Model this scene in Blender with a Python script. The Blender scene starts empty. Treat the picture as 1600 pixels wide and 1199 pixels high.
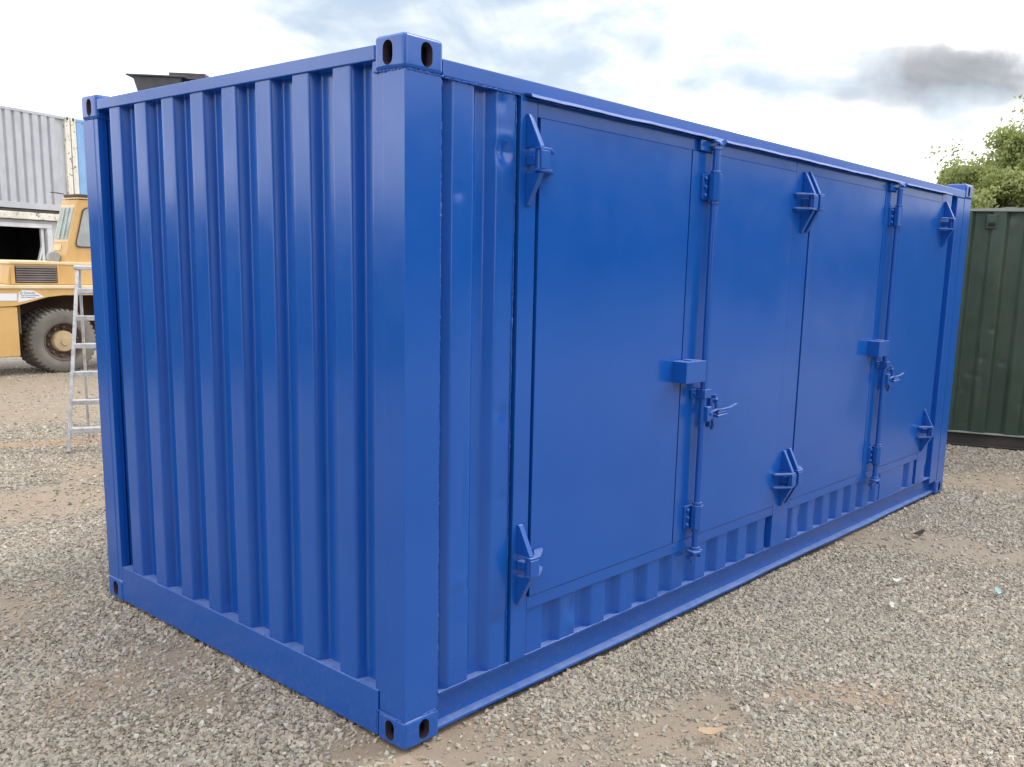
import bpy, bmesh, math, random
import numpy as np
from mathutils import Vector, Matrix
random.seed(7); RNG = np.random.default_rng(7)
R = math.radians
scene = bpy.context.scene
COL = scene.collection

# ------------------------------------------------------------------ camera
CAM_POS = (-2.1554, -2.5364, 1.8397); YAW, PITCH, ROLL, FPX = .6905, -.1749, .0310, 1458.36
fw = Vector((math.cos(YAW)*math.cos(PITCH), math.sin(YAW)*math.cos(PITCH), math.sin(PITCH)))
rt0 = Vector((math.sin(YAW), -math.cos(YAW), 0)); up0 = rt0.cross(fw)
rt = rt0*math.cos(ROLL)+up0*math.sin(ROLL); up = -rt0*math.sin(ROLL)+up0*math.cos(ROLL)
cam = bpy.data.objects.new('camera', bpy.data.cameras.new('camera')); COL.objects.link(cam)
m = Matrix((rt, up, -fw)).transposed().to_4x4(); m.translation = CAM_POS; cam.matrix_world = m
cam.data.sensor_width = 36; cam.data.lens = FPX/1600*36
cam.data.shift_x = -87.493/1600; cam.data.shift_y = 73.368/1600
cam.data.clip_start = .05; cam.data.clip_end = 3000
scene.camera = cam

# ------------------------------------------------------------------ world: sky with broken cloud
SUN_AZ = R(115); SUN_EL = R(52)         # azimuth from +Y clockwise
world = bpy.data.worlds.new('World'); scene.world = world; world.use_nodes = True
wt = world.node_tree; wt.nodes.clear()
def wn(t, **k):
    n = wt.nodes.new(t)
    for a, b in k.items(): setattr(n, a, b)
    return n
wl = wt.links.new
def wmath(op, a, b=None, clamp=False):
    n = wn('ShaderNodeMath', operation=op, use_clamp=clamp)
    for i, v in enumerate((a, b)):
        if v is None: continue
        if isinstance(v, (int, float)): n.inputs[i].default_value = v
        else: wl(v, n.inputs[i])
    return n.outputs[0]
def wdot(v, d):
    n = wn('ShaderNodeVectorMath', operation='DOT_PRODUCT'); wl(v, n.inputs[0]); n.inputs[1].default_value = d
    return n.outputs['Value']
def wnoise(v, scale, detail, rough=.55, dist=0.):
    n = wn('ShaderNodeTexNoise'); wl(v, n.inputs['Vector']); n.inputs['Scale'].default_value = scale
    n.inputs['Detail'].default_value = detail; n.inputs['Roughness'].default_value = rough; n.inputs['Distortion'].default_value = dist
    return n.outputs['Fac']
def wramp(fac, stops):
    n = wn('ShaderNodeValToRGB'); wl(fac, n.inputs[0]); e = n.color_ramp.elements
    while len(e) < len(stops): e.new(.5)
    for i, (p, c) in enumerate(stops): e[i].position = p; e[i].color = (*c, 1)
    return n.outputs[0]
def wmix(f, a, b):
    n = wn('ShaderNodeMix', data_type='RGBA'); wl(f, n.inputs[0])
    for s, v in ((6, a), (7, b)):
        if isinstance(v, tuple): n.inputs[s].default_value = (*v, 1)
        else: wl(v, n.inputs[s])
    return n.outputs[2]
sky = wn('ShaderNodeTexSky', sky_type='NISHITA'); sky.sun_disc = False
sky.sun_elevation = SUN_EL; sky.sun_rotation = SUN_AZ; sky.air_density = 1.2; sky.dust_density = 1.5
bg_sky = wn('ShaderNodeBackground'); wl(sky.outputs[0], bg_sky.inputs[0]); bg_sky.inputs[1].default_value = .12
tc = wn('ShaderNodeTexCoord'); D = tc.outputs['Generated']
mp = wn('ShaderNodeMapping'); mp.inputs['Scale'].default_value = (1, 1, 2.6); mp.inputs['Location'].default_value = (9.1, 6.2, 4.4); wl(D, mp.inputs[0]); DS = mp.outputs[0]
n_big = wnoise(DS, 3.1, 9, .58, .5)
n_fine = wnoise(DS, 9, 6, .5, .6)
cov = wmath('ADD', wmath('MULTIPLY', n_big, .75), wmath('MULTIPLY', n_fine, .25))
cloudcol = wramp(cov, [(.36, (.50, .565, .65)), (.43, (.68, .735, .79)), (.49, (1.0, 1.01, 1.02)), (.57, (2.3, 2.3, 2.3))])
# small dark cloud and two grey shreds low in the sky to the right
def blob(c, hw, hh):
    c = Vector(c).normalized(); e1 = c.cross(Vector((0, 0, 1))).normalized(); e2 = e1.cross(c)
    warp1 = wmath('MULTIPLY', wmath('SUBTRACT', wnoise(D, 18, 5, .55), .5), 1.3)
    a = wmath('DIVIDE', wdot(D, e1), hw); b = wmath('DIVIDE', wdot(D, e2), hh)
    r = wmath('SQRT', wmath('ADD', wmath('MULTIPLY', a, a), wmath('MULTIPLY', b, b)))
    r = wmath('ADD', r, warp1)
    f = wmath('MULTIPLY', wmath('SUBTRACT', 1.5, r), .85, True)
    f = wmath('MULTIPLY', wmath('MULTIPLY', f, f), wmath('SUBTRACT', 3., wmath('MULTIPLY', f, 2.)))
    front = wmath('GREATER_THAN', wdot(D, c), 0)
    return wmath('MULTIPLY', f, front)
darkmask = wmath('MAXIMUM', blob((.9300, .3160, .1900), .092, .031), wmath('MULTIPLY', blob((.9009, .398, .1731), .026, .008), .5))
palemask = wmath('MULTIPLY', blob((.9312, .3399, .1315), .045, .010), .30)
greycol = wramp(n_fine, [(.3, (.25, .265, .30)), (.7, (.40, .415, .44))])
cloudcol = wmix(darkmask, cloudcol, greycol)
cloudcol = wmix(palemask, cloudcol, (.45, .50, .58))
bg_cl = wn('ShaderNodeBackground'); wl(cloudcol, bg_cl.inputs[0]); bg_cl.inputs[1].default_value = 1.0
mixs = wn('ShaderNodeMixShader'); out = wn('ShaderNodeOutputWorld')
cover = wmath('MULTIPLY', wmath('SUBTRACT', cov, .22), 4.5, True); cover = wmath('MAXIMUM', cover, darkmask)
wl(cover, mixs.inputs[0]); wl(bg_sky.outputs[0], mixs.inputs[1]); wl(bg_cl.outputs[0], mixs.inputs[2]); wl(mixs.outputs[0], out.inputs[0])

# ------------------------------------------------------------------ sun (soft, through thin cloud)
sun = bpy.data.objects.new('sun', bpy.data.lights.new('sun', 'SUN')); COL.objects.link(sun)
sd = Vector((math.sin(SUN_AZ)*math.cos(SUN_EL), math.cos(SUN_AZ)*math.cos(SUN_EL), math.sin(SUN_EL)))
sun.rotation_euler = sd.to_track_quat('Z', 'Y').to_euler(); sun.location = (4, -6, 12)
sun.data.energy = 1.0; sun.data.angle = R(16); sun.data.color = (1, .96, .9)
vs = scene.view_settings; vs.view_transform = 'Standard'; vs.look = 'None'; vs.gamma = 1; vs.exposure = .5; vs.use_curve_mapping = False
scene.render.engine = 'CYCLES'

# ------------------------------------------------------------------ materials
MATS = {}
class NT:
    def __init__(s, name):
        s.m = bpy.data.materials.new(name); s.m.use_nodes = True; s.t = s.m.node_tree; s.b = s.t.nodes['Principled BSDF']
        s.tc = s.t.nodes.new('ShaderNodeTexCoord')
    def n(s, t, **k):
        x = s.t.nodes.new(t)
        for a, b in k.items(): setattr(x, a, b)
        return x
    def l(s, a, b): s.t.links.new(a, b)
    def set(s, sock, v):
        if hasattr(v, 'is_output'): s.l(v, sock)
        elif isinstance(v, tuple) and len(v) == 3 and sock.type == 'RGBA': sock.default_value = (*v, 1)
        else: sock.default_value = v
    def noise(s, scale, detail=4, rough=.55, dist=0, vec=None, stretch=None):
        x = s.n('ShaderNodeTexNoise'); v = vec or s.tc.outputs['Object']
        if stretch:
            q = s.n('ShaderNodeMapping'); q.inputs['Scale'].default_value = stretch; s.l(v, q.inputs[0]); v = q.outputs[0]
        s.l(v, x.inputs['Vector'])
        for a, b in (('Scale', scale), ('Detail', detail), ('Roughness', rough), ('Distortion', dist)): x.inputs[a].default_value = b
        return x.outputs['Fac']
    def ramp(s, fac, stops, interp='LINEAR'):
        x = s.n('ShaderNodeValToRGB'); s.l(fac, x.inputs[0]); e = x.color_ramp.elements; x.color_ramp.interpolation = interp
        while len(e) < len(stops): e.new(.5)
        for i, (p, c) in enumerate(stops):
            e[i].position = p; e[i].color = (*c, 1) if isinstance(c, tuple) else (c, c, c, 1)
        return x.outputs[0]
    def mix(s, f, a, b, mode='MIX'):
        x = s.n('ShaderNodeMix', data_type='RGBA', blend_type=mode); s.set(x.inputs[0], f); s.set(x.inputs[6], a); s.set(x.inputs[7], b); return x.outputs[2]
    def math(s, op, a, b=0., clamp=False):
        x = s.n('ShaderNodeMath', operation=op, use_clamp=clamp); s.set(x.inputs[0], a); s.set(x.inputs[1], b); return x.outputs[0]
    def bump(s, h, strength, dist, prev=None):
        x = s.n('ShaderNodeBump'); s.l(h, x.inputs['Height']); x.inputs['Strength'].default_value = strength; x.inputs['Distance'].default_value = dist
        if prev: s.l(prev, x.inputs['Normal'])
        return x.outputs[0]
def finish(nt, key, color=None, rough=None, metal=None, normal=None, spec=None):
    b = nt.b
    if color is not None: nt.set(b.inputs['Base Color'], color)
    if rough is not None: nt.set(b.inputs['Roughness'], rough)
    if metal is not None: nt.set(b.inputs['Metallic'], metal)
    if spec is not None: nt.set(b.inputs['Specular IOR Level'], spec)
    if normal is not None: nt.l(normal, b.inputs['Normal'])
    MATS[key] = nt.m; return nt.m
def paint(key, base, dark, light, rough=(.25, .4), wear=None, wear_amt=.66, bump=.06, wear_scale=9., grime=None):
    t = NT(key)
    c = t.ramp(t.noise(1.7, 5, .6), [(.3, dark), (.5, base), (.72, light)])
    c = t.mix(t.ramp(t.noise(55, 3), [(.45, 0.), (.8, .22)]), c, light)
    if grime: c = t.mix(t.ramp(t.noise(6, 6, .65, .3, stretch=(1, 1, .18)), [(.5, 0.), (.75, .55)]), c, grime)
    r = t.ramp(t.noise(4, 5), [(.3, rough[0]), (.7, rough[1])])
    if wear:
        w = t.ramp(t.noise(wear_scale, 9, .72, .4), [(wear_amt, 0.), (wear_amt+.05, 1.)])
        c = t.mix(w, c, wear); r = t.mix(w, r, (.85, .85, .85))
    nb = t.bump(t.noise(240, 2), bump, .0015)
    nb = t.bump(t.noise(7, 3), .10, .01, nb)
    return finish(t, key, c, r, None, nb)
def bluepaint():
    t = NT('blue'); geo0 = t.n('ShaderNodeNewGeometry')
    c = t.ramp(t.noise(1.7, 5, .6), [(.3, (.0055, .083, .395)), (.5, (.0065, .089, .415)), (.72, (.008, .095, .43))])
    c = t.mix(t.ramp(t.noise(30, 4, .6, stretch=(1, 1, .15)), [(.5, 0.), (.85, .10)]), c, (.03, .12, .45))
    c = t.mix(t.ramp(t.noise(70, 3, .5), [(.755, 0.), (.77, .6)]), c, (.16, .25, .52))
    sz = t.n('ShaderNodeSeparateXYZ'); t.l(geo0.outputs['Position'], sz.inputs[0])
    splash = t.math('MULTIPLY', t.ramp(sz.outputs[2], [(.0, .9), (.30, 0.)]), t.ramp(t.noise(38, 7, .7), [(.52, 0.), (.75, .3)]))
    c = t.mix(splash, c, (.27, .25, .24))
    geo = t.n('ShaderNodeNewGeometry'); sx = t.n('ShaderNodeSeparateXYZ'); t.l(geo.outputs['True Normal'], sx.inputs[0])
    dust = t.math('MULTIPLY', t.ramp(sx.outputs[2], [(.55, 0.), (.9, 1.)]), t.ramp(t.noise(22, 5, .6), [(.25, .25), (.65, .6)]))
    c = t.mix(dust, c, (.26, .34, .52))
    r_ = t.ramp(t.noise(5, 5), [(.3, .16), (.7, .23)]); r_ = t.mix(dust, r_, (.7, .7, .7))
    finish(t, 'blue', c, r_, None, t.bump(t.noise(6, 2), .05, .01))
    t.b.inputs['IOR'].default_value = 1.6
bluepaint()
paint('blue_weld', (.02, .10, .44), (.012, .07, .35), (.10, .2, .55), (.3, .45), wear=(.55, .62, .75), wear_amt=.70, wear_scale=60)
paint('rust', (.16, .075, .05), (.07, .035, .03), (.3, .19, .15), (.7, .95), bump=.4)
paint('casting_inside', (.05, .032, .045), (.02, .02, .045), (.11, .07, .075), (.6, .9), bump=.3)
paint('grey_box', (.44, .45, .49), (.40, .41, .45), (.49, .50, .53), (.5, .65), wear=(.36, .22, .20), wear_amt=.72, grime=(.30, .28, .28))
paint('cream', (.70, .67, .60), (.6, .57, .5), (.78, .76, .70), (.5, .7), wear=(.16, .12, .09), wear_amt=.555, wear_scale=7, grime=(.4, .35, .28))
paint('white_trim', (.60, .60, .62), (.5, .5, .52), (.7, .7, .7), (.5, .7), wear=(.25, .2, .17), wear_amt=.68)
paint('sky_blue', (.19, .36, .62), (.17, .33, .57), (.24, .41, .65), (.45, .6), wear=(.10, .10, .13), wear_amt=.655, wear_scale=12)
paint('shed_grey', (.42, .42, .44), (.36, .36, .38), (.5, .5, .5), (.6, .8), wear=(.2, .18, .17), wear_amt=.66)
paint('inside_shade', (.012, .012, .014), (.008, .008, .01), (.02, .02, .02), (.8, .95))  # near-black colour stands for unlit insides: doorway, openings, vent, behind the grille
paint('green', (.036, .062, .046), (.029, .050, .038), (.05, .078, .060), (.26, .42), wear=(.14, .16, .13), wear_amt=.76, grime=(.085, .095, .07))
paint('green_top', (.25, .28, .25), (.16, .2, .17), (.4, .42, .4), (.5, .7))
paint('under', (.055, .048, .043), (.04, .035, .03), (.09, .08, .07), (.7, .9))
paint('yellow', (.62, .385, .145), (.56, .34, .12), (.66, .43, .19), (.4, .6), wear=(.30, .19, .11), wear_amt=.70, grime=(.46, .28, .11))
paint('pale_yellow', (.72, .56, .34), (.62, .46, .25), (.80, .68, .50), (.45, .65), wear=(.35, .24, .14), wear_amt=.67)
paint('brown_dark', (.10, .065, .045), (.07, .045, .032), (.14, .095, .065), (.7, .9), bump=.2)
paint('grille', (.13, .10, .09), (.09, .07, .07), (.2, .17, .15), (.45, .65))
paint('tyre', (.17, .155, .135), (.10, .095, .085), (.25, .23, .20), (.8, .95), bump=.25)
paint('hub', (.42, .30, .17), (.25, .17, .10), (.52, .40, .26), (.6, .8), wear=(.12, .08, .06), wear_amt=.66, wear_scale=30)
paint('rim', (.12, .085, .065), (.06, .045, .04), (.2, .15, .12), (.6, .85), wear=(.3, .22, .16), wear_amt=.66, wear_scale=40)
paint('skip', (.065, .06, .065), (.05, .047, .05), (.09, .085, .085), (.5, .7), wear=(.25, .22, .2), wear_amt=.72)
paint('sticker', (.72, .74, .78), (.66, .68, .72), (.8, .8, .82), (.4, .6), wear=(.55, .42, .25), wear_amt=.70, wear_scale=25)
paint('ink', (.10, .10, .16), (.08, .08, .12), (.13, .13, .2), (.6, .8))
paint('cardboard', (.50, .36, .23), (.42, .29, .18), (.56, .42, .29), (.8, .95))
paint('paper', (.60, .59, .56), (.52, .51, .48), (.66, .65, .62), (.7, .9))
paint('can', (.30, .50, .50), (.22, .42, .42), (.5, .62, .62), (.3, .5))
paint('bark', (.035, .028, .022), (.025, .02, .016), (.06, .05, .04), (.8, .95))
paint('trunk', (.12, .09, .065), (.08, .06, .045), (.17, .14, .10), (.85, .95), bump=.5)
def alu():
    t = NT('alu'); c = t.ramp(t.noise(14, 6, .6), [(.35, (.50, .50, .51)), (.55, (.68, .68, .69)), (.75, (.76, .76, .76))])
    finish(t, 'alu', c, t.ramp(t.noise(9, 4), [(.3, .38), (.7, .6)]), .75)
alu()
def glass():
    t = NT('glass'); finish(t, 'glass', t.ramp(t.noise(5, 4), [(.3, (.30, .33, .34)), (.7, (.44, .46, .46))]), .12)
glass()
def glass2():
    t = NT('windscreen'); finish(t, 'windscreen', t.ramp(t.noise(6, 4), [(.3, (.10, .15, .14)), (.7, (.26, .34, .31))]), .12)
glass2()
def leafm(key, a, b, c):
    t = NT(key); oi = t.n('ShaderNodeNewGeometry'); r = oi.outputs['Random Per Island']
    col = t.ramp(r, [(0., a), (.55, b), (1., c)])
    col = t.mix(t.ramp(t.noise(.9, 3), [(.35, 0.), (.7, .6)]), col, c)
    tr = t.n('ShaderNodeBsdfTranslucent'); t.l(col, tr.inputs[0]); mx = t.n('ShaderNodeMixShader'); mx.inputs[0].default_value = .5
    finish(t, key, col, .55)
    o = t.t.nodes['Material Output']; t.l(t.b.outputs[0], mx.inputs[1]); t.l(tr.outputs[0], mx.inputs[2]); t.l(mx.outputs[0], o.inputs[0])
leafm('leaf', (.17, .21, .06), (.31, .36, .125), (.43, .47, .20))
leafm('leaf_dark', (.035, .05, .018), (.06, .085, .025), (.10, .12, .04))
def groundmat():
    t = NT('ground')
    at = t.n('ShaderNodeAttribute', attribute_name='dirt'); d = at.outputs['Fac']
    ob = t.tc.outputs['Object']
    vo = t.n('ShaderNodeTexVoronoi'); vo.inputs['Scale'].default_value = 38; t.l(ob, vo.inputs['Vector'])
    vo2 = t.n('ShaderNodeTexVoronoi', feature='DISTANCE_TO_EDGE'); vo2.inputs['Scale'].default_value = 38; t.l(ob, vo2.inputs['Vector'])
    sepc = t.n('ShaderNodeSeparateColor'); t.l(vo.outputs['Color'], sepc.inputs[0])
    st = t.ramp(sepc.outputs[0], [(0., (.20, .18, .155)), (.4, (.31, .285, .25)), (.75, (.40, .375, .335)), (1., (.50, .475, .43))])
    st = t.mix(t.ramp(vo2.outputs['Distance'], [(0., .75), (.09, 0.)]), st, (.13, .105, .08))
    dirt = t.ramp(t.noise(9, 8, .65), [(.3, (.25, .20, .15)), (.55, (.32, .262, .20)), (.75, (.37, .31, .24))])
    dirt = t.mix(t.ramp(t.noise(160, 4, .6), [(.5, 0.), (.72, .65)]), dirt, (.24, .19, .14))
    at2 = t.n('ShaderNodeAttribute', attribute_name='red'); dirt = t.mix(at2.outputs['Fac'], dirt, (.40, .25, .145))
    f = t.math('ADD', d, t.math('MULTIPLY', t.math('SUBTRACT', t.noise(7, 7, .7), .5), 1.1))
    f = t.ramp(f, [(.42, 0.), (.66, 1.)])
    at3 = t.n('ShaderNodeAttribute', attribute_name='near'); soil = t.ramp(t.noise(40, 5, .65), [(.3, (.14, .115, .09)), (.7, (.24, .20, .16))])
    c = t.mix(f, t.mix(t.math('MULTIPLY', at3.outputs['Fac'], .9), st, soil), dirt)
    c = t.mix(t.ramp(t.noise(.35, 5, .6), [(.35, 0.), (.7, .35)]), c, (.33, .295, .245))
    h = t.math('MULTIPLY', t.math('MINIMUM', vo2.outputs['Distance'], .2), t.math('SUBTRACT', 1., t.math('MULTIPLY', f, .8)))
    h = t.math('ADD', h, t.math('MULTIPLY', t.noise(120, 5, .65), .12))
    finish(t, 'ground', c, .92, None, t.bump(h, .8, .03), .3)
groundmat()
def stonemat():
    t = NT('stone'); oi = t.n('ShaderNodeObjectInfo')
    c = t.ramp(oi.outputs['Random'], [(0., (.24, .21, .17)), (.2, (.33, .288, .235)), (.45, (.44, .382, .31)), (.6, (.50, .42, .33)), (.7, (.46, .37, .30)), (.82, (.40, .365, .315)), (.93, (.52, .47, .395)), (1., (.64, .60, .535))])
    geo = t.n('ShaderNodeNewGeometry')
    c = t.mix(t.ramp(t.noise(.55, 4, .6, vec=geo.outputs['Position']), [(.42, 0.), (.62, .55)]), c, t.mix(.5, c, (.27, .285, .24)))
    c = t.mix(t.ramp(t.noise(2.2, 4, .6), [(.3, 0.), (.8, .3)]), c, (.30, .26, .21))
    finish(t, 'stone', c, .85, None, None, .35)
stonemat()

# ------------------------------------------------------------------ mesh helpers
def wnorm(o):
    md = o.modifiers.new('weighted_normal', 'WEIGHTED_NORMAL'); md.keep_sharp = True; md.weight = 90
class MB:
    def __init__(s): s.v = []; s.f = []
    def add(s, vs, fs):
        o = len(s.v); s.v += [tuple(p) for p in vs]; s.f += [tuple(o+i for i in f) for f in fs]; return s
    def hexa(s, p): return s.add(p, [(0, 3, 2, 1), (4, 5, 6, 7), (0, 1, 5, 4), (1, 2, 6, 5), (2, 3, 7, 6), (3, 0, 4, 7)])
    def box(s, x0, x1, y0, y1, z0, z1):
        return s.hexa([(x0, y0, z0), (x1, y0, z0), (x1, y1, z0), (x0, y1, z0), (x0, y0, z1), (x1, y0, z1), (x1, y1, z1), (x0, y1, z1)])
    def prism(s, pts, vec):
        n = len(pts); a = [Vector(p) for p in pts]; b = [p+Vector(vec) for p in a]
        return s.add(a+b, [tuple(range(n))[::-1], tuple(range(n, 2*n))]+[(i, (i+1) % n, n+(i+1) % n, n+i) for i in range(n)])
    def bar(s, a, b, w, h, upv=(0, 0, 1)):
        a, b = Vector(a), Vector(b); d = (b-a).normalized(); x = d.cross(Vector(upv))
        x = x.normalized() if x.length > 1e-5 else Vector((1, 0, 0)); y = x.cross(d)
        q = [x*w/2*i+y*h/2*j for i, j in ((-1, -1), (1, -1), (1, 1), (-1, 1))]
        return s.hexa([a+p for p in q]+[b+p for p in q])
    def tube(s, path, r, n=12, caps=True):
        path = [Vector(p) for p in path]; rs = r if isinstance(r, (list, tuple)) else [r]*len(path)
        vs = []; fs = []; ref = Vector((.13, .31, .94))
        for i, p in enumerate(path):
            d = (path[min(i+1, len(path)-1)]-path[max(i-1, 0)]).normalized()
            x = d.cross(ref if abs(d.dot(ref.normalized())) < .95 else Vector((1, 0, 0))).normalized(); y = d.cross(x)
            for k in range(n):
                a = 2*math.pi*k/n; vs.append(p+(x*math.cos(a)+y*math.sin(a))*rs[i])
        for i in range(len(path)-1):
            for k in range(n): fs.append((i*n+k, i*n+(k+1) % n, (i+1)*n+(k+1) % n, (i+1)*n+k))
        if caps: fs += [tuple(range(n))[::-1], tuple(range((len(path)-1)*n, len(path)*n))]
        return s.add(vs, fs)
    def lathe_y(s, prof, c, n=48):      # prof (r, y) turned about the Y axis through c
        vs = []; fs = []; m_ = len(prof)
        for k in range(n):
            a = 2*math.pi*k/n
            for r, y in prof: vs.append((c[0]+r*math.cos(a), c[1]+y, c[2]+r*math.sin(a)))
        for k in range(n):
            k2 = (k+1) % n
            for i in range(m_-1): fs.append((k*m_+i, k*m_+i+1, k2*m_+i+1, k2*m_+i))
        return s.add(vs, fs)
    def build(s, name, mat, parent=None, bevel=0., seg=1, smooth=True, loc=None):
        me = bpy.data.meshes.new(name); bm = bmesh.new()
        vs = [bm.verts.new(p) for p in s.v]
        for f in s.f:
            try: bm.faces.new([vs[i] for i in f])
            except ValueError: pass
        bmesh.ops.recalc_face_normals(bm, faces=bm.faces)
        if bevel:
            ed = [e for e in bm.edges if len(e.link_faces) == 2 and e.calc_face_angle(0) > R(28)]
            bmesh.ops.bevel(bm, geom=ed, offset=bevel, segments=seg, profile=.5, affect='EDGES', clamp_overlap=True)
        bm.to_mesh(me); bm.free()
        if smooth: me.shade_smooth(); me.set_sharp_from_angle(angle=R(38))
        me.materials.append(MATS[mat]); o = bpy.data.objects.new(name, me); COL.objects.link(o)
        if bevel: wnorm(o)
        if parent: o.parent = parent
        if loc: o.location = loc
        return o
def raw(name, vs, fs, mat, parent=None, smooth=True, sharp=38):
    me = bpy.data.meshes.new(name); me.from_pydata([tuple(map(float, p)) for p in vs], [], fs); me.update()
    if smooth: me.shade_smooth(); me.set_sharp_from_angle(angle=R(sharp))
    me.materials.append(MATS[mat]); o = bpy.data.objects.new(name, me); COL.objects.link(o)
    if parent: o.parent = parent
    return o
def thing(name, label, cat, loc=(0, 0, 0), rz=0, group=None):
    o = bpy.data.objects.new(name, None); COL.objects.link(o); o.location = loc; o.rotation_euler = (0, 0, rz)
    return tag(o, label, cat, group)
def tag(o, label, cat, group=None):
    o['label'] = label; o['category'] = cat
    if group: o['group'] = group
    return o
def struct(o): o['kind'] = 'structure'; return o
def copy_tree(o, parent=None, loc=None):
    c = o.copy(); COL.objects.link(c); c.parent = parent
    if loc is not None: c.location = loc
    for ch in list(o.children): copy_tree(ch, c)
    return c
def mirrored_x(o, parent, loc):          # a part copy with its own mirrored mesh data
    c = o.copy(); c.data = o.data.copy(); c.data.transform(Matrix.Scale(-1, 4, (1, 0, 0))); c.data.flip_normals()
    COL.objects.link(c); c.parent = parent; c.location = loc
    for ch in list(o.children): mirrored_x(ch, c, ch.location.copy())
    return c
def smooth_noise(x, y, seed, scale):
    r = np.random.default_rng(seed); ph = r.uniform(0, 6.28, (10, 2)); k = r.normal(0, 1, (10, 2)); a = 0
    for i in range(10): a = a+np.sin((x*k[i, 0]+y*k[i, 1])*scale*2+ph[i, 0])
    return a/4.5
def fillet(prof, rad):
    out = [prof[0]]
    for i in range(1, len(prof)-1):
        p = np.array(prof[i], float); a = np.array(prof[i-1], float)-p; b = np.array(prof[i+1], float)-p
        la, lb = np.linalg.norm(a), np.linalg.norm(b); q = min(rad, la*.45, lb*.45)
        p0 = p+a/la*q; p1 = p+b/lb*q
        for t in (0, .33, .67, 1): out.append(tuple((1-t)**2*p0+2*t*(1-t)*p+t*t*p1))
    return out+[prof[-1]]
def corrugated(name, mat, parent, prof, fmap, z0, z1, nz=40, sub=4, dents=(), wav=.0006, rad=.008, thick=.004):
    """prof: (s, depth) polyline; fmap(s, depth, z) -> xyz; dents (s, z, rs, rz, amp)"""
    pr = fillet(prof, rad); pts = [pr[0]]
    for a, b in zip(pr[:-1], pr[1:]):
        L = math.hypot(b[0]-a[0], b[1]-a[1]); k = sub if L > .03 else 1
        for i in range(1, k+1): pts.append((a[0]+(b[0]-a[0])*i/k, a[1]+(b[1]-a[1])*i/k))
    S = np.array([p[0] for p in pts]); Dp = np.array([p[1] for p in pts]); Z = np.linspace(z0, z1, nz+1)
    SS, ZZ = np.meshgrid(S, Z, indexing='ij'); DD = np.repeat(Dp[:, None], nz+1, 1)
    DD = DD+smooth_noise(SS*4, ZZ*1.2, 3, 1.5)*wav
    for (s_, z_, rs, rz, a) in dents: DD = DD+a*np.exp(-((SS-s_)/rs)**2-((ZZ-z_)/rz)**2)
    vs = []; n1 = nz+1
    for off in (0, thick):
        for i in range(len(S)):
            for j in range(n1): vs.append(fmap(SS[i, j], DD[i, j]+off, ZZ[i, j]))
    fs = []; N = len(S)*n1
    for i in range(len(S)-1):
        for j in range(nz):
            q = (i*n1+j, (i+1)*n1+j, (i+1)*n1+j+1, i*n1+j+1); fs.append(q); fs.append(tuple(N+k for k in q[::-1]))
    for i in range(len(S)-1):
        for j in (0, nz): fs.append((i*n1+j, (i+1)*n1+j, N+(i+1)*n1+j, N+i*n1+j))
    me = bpy.data.meshes.new(name); me.from_pydata([tuple(map(float, p)) for p in vs], [], fs); me.update()
    bm = bmesh.new(); bm.from_mesh(me); bmesh.ops.recalc_face_normals(bm, faces=bm.faces); bm.to_mesh(me); bm.free()
    me.shade_smooth(); me.set_sharp_from_angle(angle=R(50))
    me.materials.append(MATS[mat]); o = bpy.data.objects.new(name, me); COL.objects.link(o); o.parent = parent; wnorm(o); return o

# ------------------------------------------------------------------ ground
def axis(lo, hi, st, far):
    a = list(np.arange(lo, hi+1e-6, st)); s = st; x = hi; right = []
    while x < far: s *= 1.35; x += s; right.append(x)
    s = st; x = lo; left = []
    while x > -far: s *= 1.35; x -= s; left.append(x)
    return np.array(left[::-1]+a+right)
BLOBS = [(.47, -.46, .28, .20, .55, 0), (.95, -.78, .30, .18, .75, .2), (1.51, -.89, .16, .10, .75, .5), (1.72, -1.10, .20, .10, .8, .6), (1.15, -.55, .35, .18, .4, 0),
         (4.29, -.45, .80, .25, .95, 0), (3.6, -.9, .5, .2, .35, 0), (-.18, 1.5, .35, .30, .55, .1), (-.26, .94, .25, .2, .45, .1), (1.42, 7.08, 1.1, .16, .85, .7), (.68, 4.68, .7, .40, .85, .15), (.2, 4.9, .6, .4, .6, .1),
         (.03, -.02, .30, .25, .7, .2), (.47, -.12, .30, .14, .45, .2), (2.18, 9.05, 2.2, 1.0, .7, 0), (6.66, -.3, 1.2, .3, .7, 0), (-.5, 2.6, .4, .3, .5, .1), (1.3, 5.6, .5, .35, .5, .1), (3., 11.5, 3., 1.5, .65, 0), (7.3, -.6, .7, .4, .5, .0), (-.7, 1.3, .25, .2, .4, .2)]
def fields(X, Y):
    d = .24+.18*smooth_noise(X, Y, 11, .8)+.12*smooth_noise(X, Y, 12, 2.4); rd = np.zeros_like(X)
    for bx, by, ra, rb, a, rr in BLOBS:
        vx, vy = bx-CAM_POS[0], by-CAM_POS[1]; L = math.hypot(vx, vy); vx, vy = vx/L, vy/L
        u = (X-bx)*vy-(Y-by)*vx; v = (X-bx)*vx+(Y-by)*vy
        wob = 1+.35*smooth_noise(X, Y, 21, 5)
        g = np.exp(-((u/ra)**2+(v/(rb*1.2))**2)*wob); d = d+1.2*a*g; rd = rd+rr*g
    return np.clip(d, 0, 1), np.clip(rd, 0, 1)
def relief(X, Y):
    r = np.hypot(X-2, Y-2); k = np.exp(-(r/14)**2)
    near = (X > -.15) & (X < 6.2) & (Y > -.12) & (Y < 2.6)
    h = (.012*smooth_noise(X, Y, 31, .9)+.007*smooth_noise(X, Y, 32, 3.))*k-.012
    return np.where(near, np.minimum(h, -.014), h)
gx = axis(-3.5, 10.5, .07, 900); gy = axis(-3.5, 13.5, .07, 900)
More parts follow.
